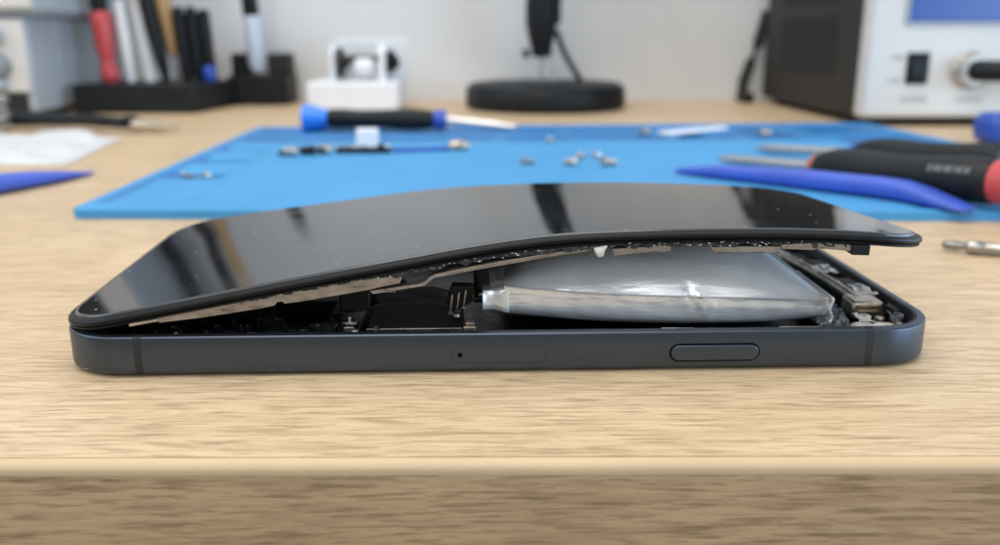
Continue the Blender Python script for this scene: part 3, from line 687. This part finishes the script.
T = Thing('pliers', (-230, 510, 0), 'dark pliers with worn steel jaws lying behind the white bag', 'pliers')
T.part('jaw', MB().lathe((-208, 497, 5), (-178, 488, 4), [(0, 3.5), (6, 4.2), (12, 3.0), (17, 3.8), (24, 2.2), (32, 1.0)], 18, ey=.8), M['bronze'], smooth=40)
T.part('pivot', MB().lathe((-208, 497, 3), (-208, 497, 11), [(0, 5), (5.5, 5), (6.5, 3.2)], 18), M['shield'], smooth=40)
T.part('handle', MB().tube([(-212, 497, 5), (-235, 508, 6), (-262, 524, 6), (-300, 536, 6)], [2.6, 3.4, 3.6, 3.4], 12), M['black'], smooth=60)
T.part('handle', MB().tube([(-212, 499, 6), (-232, 502, 7), (-262, 506, 7), (-300, 512, 6)], [2.6, 3.4, 3.6, 3.4], 12), M['black'], smooth=60)
mb = MB()
for k in range(5):
    pts = [(-292+12*math.cos(a_)+2*math.sin(3*a_+k), 500+16*math.sin(a_), 4+3.2*k+1.6*math.sin(2*a_+k*1.3)) for a_ in [2*math.pi*i/28 for i in range(29)]]
    mb.tube(pts, 1.5, 8)
o = mb.build('solder_coil', M['steel'], origin=(-292, 500, 0), smooth=60); tag(o, 'loose coil of silver solder wire beside the gray instrument', 'wire coil')

# stacked gray instruments
def instrument(x0, x1, y0, y1, z0, z1, name, label, details):
    T = Thing(name, ((x0+x1)/2, (y0+y1)/2, z0), label, 'instrument', 'gray instruments stacked at the left')
    T.part('case', MB().box(x0, x1, y0, y1, z0, z1), M['graybox'], bevel=1.5)
    T.part('front_panel', MB().box(x0+1, x1-1.5, y0-3, y0+.2, z0+13 if details else z0+2, z1-2), M['cream'], bevel=1)
    return T
T = instrument(-470, -308, 592, 722, 4, 65, 'power_supply', 'gray bench instrument with white front panel, lower one of the stack at left', True)
T.part('front_foot', MB().box(-468, -313, 590, 596, 0, 16), M['vent'], bevel=1)
for z, r_ in ((53, 6), (34, 8), (22, 4)):
    T.part('knob', MB().lathe((-327, 589.5, z), (-327, 580, z), [(0, r_), (2, r_), (7, r_*.8), (8, r_*.6)], 24), M['graybox2'] if z == 34 else M['graybox'], smooth=40)
T.part('case_seam', MB().box(-309, -307.6, 640, 641.2, 5, 64), M['graybox2'])
T = instrument(-474, -298, 588, 722, 68, 150, 'power_supply', 'gray bench instrument with a dark trim strip, upper one of the stack at left', False)
T.part('trim_strip', MB().box(-472, -299, 589, 721, 65.2, 68.2), M['graybox2'])
T.part('handle_recess', MB().box(-400, -322, 584.2, 585.2, 75, 140), M['vent'], bevel=.3)

# black tool holders with their tools
T = Thing('tool_holder', (-262, 665, 0), 'wide black foam tool block in front of the gray instruments, full of upright tools', 'tool holder')
T.part('block', MB().prism([(-298, 622), (-213, 620), (-203, 690), (-292, 692)], 'z', 0, 20), M['black'], bevel=1.2)
T2 = Thing('tool_holder', (-186, 705, 0), 'smaller stepped black tool block behind the wide one', 'tool holder')
T2.part('block', MB().box(-210, -164, 690, 726, 0, 22.5), M['black'], bevel=1.2)
T2.part('socket', MB().box(-209, -196, 700, 722, 22.5, 39), M['black'], bevel=1.5)
T2.part('socket', MB().box(-181, -164, 700, 722, 22.5, 39), M['brownblack'], bevel=1.5)
GT = 'tools standing in the black blocks'
def upright(name, label, cat, segs, a, b, group=GT):
    """segs: (part name, material, [(dist, radius)...], flattening)"""
    T = Thing(name, a, label, cat, group)
    for nm, m_, pr, ey in segs: T.part(nm, MB().lathe(a, b, pr, 20, ey=ey), m_, smooth=50)
    return T
upright('screwdriver', 'screwdriver with a bright red waisted handle standing at the left of the wide block', 'screwdriver',
        [('handle', M['red'], [(0, 4.6), (2, 6), (6, 6.5), (11, 5.8), (14, 4.4), (18, 5.2), (26, 6.6), (40, 7.1), (48, 6.8), (50, 5)], 1),
         ('grip', M['black'], [(50, 5), (53, 6.0), (98, 6.4), (112, 4)], 1), ('shaft', M['steel'], [(111, 1.5), (150, 1.5)], 1)], (-281, 648, 19.5), (-284, 648, 77))
upright('tweezers', 'white slim tweezers standing beside the red screwdriver', 'tweezers',
        [('arm', M['white'], [(0, 2.4), (30, 3.8), (52, 3.4), (60, 2.5)], .6), ('grip', M['graybox2'], [(58, 2.5), (70, 4.4), (125, 3.4)], .6)], (-269, 655, 19), (-273, 655, 77))
upright('tweezers', 'pale steel tweezers standing behind the white ones', 'tweezers',
        [('arm', M['hazy'], [(0, 3.5), (40, 3.9), (60, 3.4), (120, 2)], .5)], (-258, 662, 19), (-263, 662, 77))
upright('marker_pen', 'leaning black pen between steel tweezers and amber handle', 'pen',
        [('barrel', M['black'], [(0, 2.2), (15, 4.6), (40, 5.8), (110, 5.4), (112, 3)], 1)], (-245, 660, 19), (-256, 660, 86))
upright('file_tool', 'file with an amber wooden handle standing behind the leaning black pen', 'file',
        [('blade', M['steel'], [(0, 2), (22, 2.6)], .5), ('handle', M['wax'], [(20, 2.8), (24, 4.6), (60, 5.6), (95, 4.8), (100, 2)], 1)], (-239, 668, 19), (-246, 668, 80))
for i, (x, lab, h_) in enumerate([(-231, 'black precision driver, leftmost of the three flat-topped ones in the wide block', 70), (-222, 'black precision driver, middle one of the three flat-topped ones', 70), (-213, 'black precision driver with a blue base, rightmost of the flat-topped ones', 68)]):
    T = upright('precision_driver', lab, 'precision driver', [('handle', M['black'], [(0, 3.2), (4, 4.2), (50, 4.5), (h_-22, 4.6), (h_-20, 3.6)], 1), ('swivel_top', M['shield'], [(h_-20, 3.4), (h_-18, 3.8), (h_-16, 2.8)], 1)], (x, 664, 19), (x-3, 664, 77))
    if i == 2: T.part('blue_base', MB().lathe((x, 660, 20), (x-.5, 660, 32), [(0, 3.6), (2, 5), (9, 4.6), (11, 3.5)], 18), M['navy'], smooth=40)
    else: T.part('steel_ring', MB().lathe((x-.2, 664, 26), (x-.4, 664, 30), [(0, 4.5), (3, 4.5)], 18), M['shield'], smooth=40)
upright('syringe', 'pale blue flux syringe with dark plunger standing in the stepped block', 'syringe',
        [('barrel', M['syringe'], [(0, 5), (6, 6.6), (38, 6.4), (41, 5.5)], 1), ('plunger', M['black'], [(40, 5), (43, 6.2), (66, 6.0), (72, 6.6), (75, 4)], 1)], (-188, 700, 26), (-191, 700, 77))

# white reel dispenser
T = Thing('reel_dispenser', (-103, 650, 0), 'small white dispenser box with dark reels on top, by the wall', 'dispenser')
T.part('base', MB().box(-137, -72, 632, 690, 0, 20.5), M['white'], bevel=2)
T.part('reel', MB().lathe((-116, 655, 33), (-109, 655, 33), [(0, 11), (2.2, 11), (2.4, 4), (6, 4), (7, 3)], 28), M['brownblack'], smooth=40)
T.part('axle', MB().lathe((-112, 655, 36), (-84, 655, 36), [(0, 2.5), (28, 2.5)], 16), M['shield'], smooth=40)
T.part('core', MB().lathe((-104, 655, 30), (-92, 655, 30), [(0, 7), (12, 7)], 20), M['hazy'], smooth=40)
T.part('side_plate', MB().prism([(645, 20), (645, 40), (650, 46), (662, 46), (668, 40), (668, 20)], 'x', -87, -82), M['white'], bevel=.8)
T.part('side_plate', MB().prism([(645, 20), (645, 40), (650, 46), (662, 46), (668, 40), (668, 20)], 'x', -122, -118.5), M['hazy'], bevel=.8)
T.part('knob', MB().lathe((-82, 655, 34), (-72, 655, 32), [(0, 8), (2, 9.5), (5, 7), (9, 3)], 20), M['shield'], smooth=40)
T.part('back_plate', MB().box(-122, -68, 672, 675, 20, 50), M['hazy'], bevel=1)

# lamp
T = Thing('desk_lamp', (34, 672, 0), 'black desk lamp with heavy round base and jointed stem, before the wall', 'desk lamp')
T.part('base', MB().lathe((34, 665, 0), (34, 665, 20), [(0, 55), (1, 58), (4, 59.5), (13, 59), (17, 57), (18.5, 53), (19, 20), (19.2, 1)], 72), M['black'], smooth=35)
T.part('post', MB().tube([(31, 668, 18), (32, 668, 42)], 1.6, 10), M['steel'], smooth=60)
T.part('post', MB().tube([(40, 668, 18), (39, 668, 42)], 1.3, 10), M['steel'], smooth=60)
T.part('joint', MB().lathe((31, 668, 36), (29.5, 668, 190), [(0, 2.5), (1.5, 7), (8, 8), (16, 10), (24, 11.5), (38, 11.5), (44, 10.5), (48, 11.5), (60, 11), (64, 5.5), (154, 5.5)], 28), M['black'], smooth=50)
T.part('knob', MB().lathe((22, 664, 40), (17, 664, 38.5), [(0, 1.5), (1, 3.4), (5, 3.2)], 16), M['brownblack'], smooth=40)
T.part('spring', MB().tube([(22, 667, 62), (21, 667, 110), (20, 667, 180)], 1.0, 8), M['steel'], smooth=60)
T.part('arm', MB().tube([(43, 670, 60), (44, 670, 110), (44, 670, 190)], 2.0, 8), M['black'], smooth=60)
T.part('cable', MB().tube([(42, 672, 56), (47, 673, 42), (54, 675, 30), (61, 678, 19.5)], 2.2, 10), M['brownblack'], smooth=60)
T.part('lamp_head', MB().lathe((33, 640, 190), (33, 610, 150), [(0, 8), (5, 12), (20, 30), (45, 48), (47, 46)], 32), M['black'], smooth=50)

# soldering station
SA = .02; sx, sy = 212, 524
T = Thing('soldering_station', (sx, sy, 0), 'soldering station with dark vented steel case, pale front panel and blue screen', 'soldering station', rz=SA, local=True)
cs = T.part('case', MB().box(.5, 165, 3, 186, 5, 118), M['brownblack'], bevel=1.5)
fp = T.part('front_panel', MB().box(0, 166, -3, 9, 5, 120), M['cream'], bevel=3, seg=4)
T.part('case_underside', MB().box(4, 160, 6, 172, 3.2, 5.2), M['vent'])
for x in (12, 152):
    for y in (12, 160): T.part('foot', MB().lathe((x, y, 0), (x, y, 6), [(0, 7), (5, 8)], 20), M['black'], smooth=40)
sc_ = T.part('screen', MB().box(22, 118, -4.2, -2.5, 59.5, 104), M['lcd'], bevel=.8)
bz = MB()
for b in ((20.4, 22, -4.6, -2.6, 57.7, 106), (118, 119.8, -4.6, -2.6, 57.7, 106), (22, 118, -4.6, -2.6, 57.7, 59.5), (22, 118, -4.6, -2.6, 104, 106)): bz.box(*b)
T.part('screen_bezel', bz, M['graybox'], bevel=.4)
sw = T.part('power_switch', MB().box(24, 37, -4.4, -2.4, 24.5, 42.5), M['black'], bevel=.8)
T.part('rocker', MB().prism([(-4.2, 26.5), (-6.6, 27.5), (-4.8, 34), (-5.4, 40), (-4.2, 40.5)], 'x', 26, 35), M['shield'], parent=sw, bevel=.3)
for z0 in (27.5, 45.5):
    mb = MB(); ya, yb = (46, 150)
    for k in range(20): y = ya+(yb-ya)*k/20; mb.box(-.1, .9, y, y+3.2, z0+ (1.5 if z0 > 40 else 0), z0+18.5)
    T.part('vent_grille', mb, M['vent'], parent=cs)
mb = MB(); ya, yb = (46, 150)
for k in range(20): y = ya+(yb-ya)*k/20; mb.box(-.1, .9, y, y+3.2, 72, 100)
T.part('vent_grille', mb, M['vent'], parent=cs)
cn = T.part('connector', MB().lathe((61, -2.5, 32.5), (61, -16, 32.5), [(0, 10.4), (1.5, 10.8), (3, 9.8), (5, 8.6), (9, 8.2)], 32), vary(mat('nickel', (.50, .46, .41), .4, .8), (.50, .46, .41), 60, .1), smooth=40)
T.part('plug', MB().tube([(61, -9, 32.5), (64, -16, 32.5), (72, -21, 32.5), (100, -24, 33), (140, -24, 30)], [6.0, 6.0, 5.8, 5.6, 5], 18), M['black'], smooth=60)
def text(body, x, z, size, parent, m_):
    cu = bpy.data.curves.new('lettering', 'FONT'); cu.body = body; cu.size = size*K; cu.extrude = .00015; cu.align_x = 'CENTER'
    cu.materials.append(m_); tmp = bpy.data.objects.new('tmp_text', cu); C.objects.link(tmp); bpy.context.view_layer.update()
    me = bpy.data.meshes.new_from_object(tmp); bpy.data.objects.remove(tmp)
    o = bpy.data.objects.new('lettering', me); C.objects.link(o); o.parent = parent
    o.location = (x*K, -.00312, z*K); o.rotation_euler = (R(90), 0, 0)
text('ON', 18, 38.5, 4.2, fp, M['ink']); text('OFF', 17.5, 25.0, 4.2, fp, M['ink']); text('POWER', 30.5, 14.2, 4.6, fp, M['ink']); text('OUTPUT', 63, 14.2, 4.2, fp, M['ink'])
T.e['category'] = 'soldering station'
T = Thing('power_cable', (205, 715, 0), 'dark power cable hanging down behind the soldering station', 'cable')
T.part('cord', MB().tube([(212, 721, 70), (206, 720, 46), (200, 718, 30), (195, 715, 16), (193, 710, 4), (197, 700, 4)], 4.5, 12), M['brownblack'], smooth=60)

# ------------------------------------------------------------------ camera
F, TH, RO, HC = 875.54, .2669, -.0022, 53.84
cd = bpy.data.cameras.new('camera'); co = bpy.data.objects.new('camera', cd); C.objects.link(co); S.camera = co
co.location = (0, 0, HC*K)
co.rotation_euler = (Matrix.Rotation(math.pi/2-TH, 3, 'X') @ Matrix.Rotation(RO, 3, 'Z')).to_euler()
cd.sensor_width = 36; cd.lens = 36*F/1000; cd.clip_start = .005; cd.clip_end = 20
cd.dof.use_dof = True; cd.dof.focus_distance = .1345; cd.dof.aperture_fstop = cd.lens/1.85

# ------------------------------------------------------------------ light
wd = bpy.data.worlds.new('World'); S.world = wd; wd.use_nodes = True
nt = wd.node_tree; bg = nt.nodes['Background']          # the room: pale ceiling, mid walls, dark floor side
tc = nt.nodes.new('ShaderNodeTexCoord'); sp = nt.nodes.new('ShaderNodeSeparateXYZ'); nt.links.new(tc.outputs['Generated'], sp.inputs[0])
rp = nt.nodes.new('ShaderNodeValToRGB'); ma = nt.nodes.new('ShaderNodeMath'); ma.operation = 'MULTIPLY_ADD'; ma.inputs[1].default_value = .5; ma.inputs[2].default_value = .5
nt.links.new(sp.outputs['Z'], ma.inputs[0]); nt.links.new(ma.outputs[0], rp.inputs['Fac'])
e = rp.color_ramp.elements; e[0].position = .40; e[0].color = (.10, .095, .09, 1); e[1].position = .9; e[1].color = (.93, .96, 1, 1)
x_ = e.new(.53); x_.color = (.20, .205, .21, 1); x_ = e.new(.66); x_.color = (.62, .64, .66, 1)
nt.links.new(rp.outputs['Color'], bg.inputs['Color']); bg.inputs[1].default_value = .75
def area(name, loc, target, size, size_y, power, col):
    ld = bpy.data.lights.new(name, 'AREA'); ld.shape = 'RECTANGLE'; ld.size = size; ld.size_y = size_y; ld.energy = power; ld.color = col
    o = bpy.data.objects.new(name, ld); C.objects.link(o); o.location = loc
    o.rotation_euler = (Vector(target)-Vector(loc)).to_track_quat('-Z', 'Y').to_euler(); return o
area('ceiling_light', (-.10, .26, 1.15), (0, .26, 0), 1.4, .7, 11, (1, .97, .93))
area('front_fill', (-.25, -1.0, .95), (0, .2, .03), 1.3, .9, 8.5, (1, .985, .96))  # fill added behind the camera so the battery foil catches a highlight
area('left_window', (-1.3, .0, .75), (-.1, .5, .05), .8, .9, 6.5, (.78, .89, 1))
area('right_blue_fill', (1.0, -.05, .12), (.08, .14, .02), 1.3, .36, 13, (.52, .76, 1))  # blue fill added at bench height to tint the phone frame's right end

S.view_settings.view_transform = 'Standard'; S.view_settings.look = 'None'; S.view_settings.exposure = 0; S.view_settings.gamma = 1
S.render.engine = 'CYCLES'; S.cycles.max_bounces = 8; S.cycles.use_denoising = True
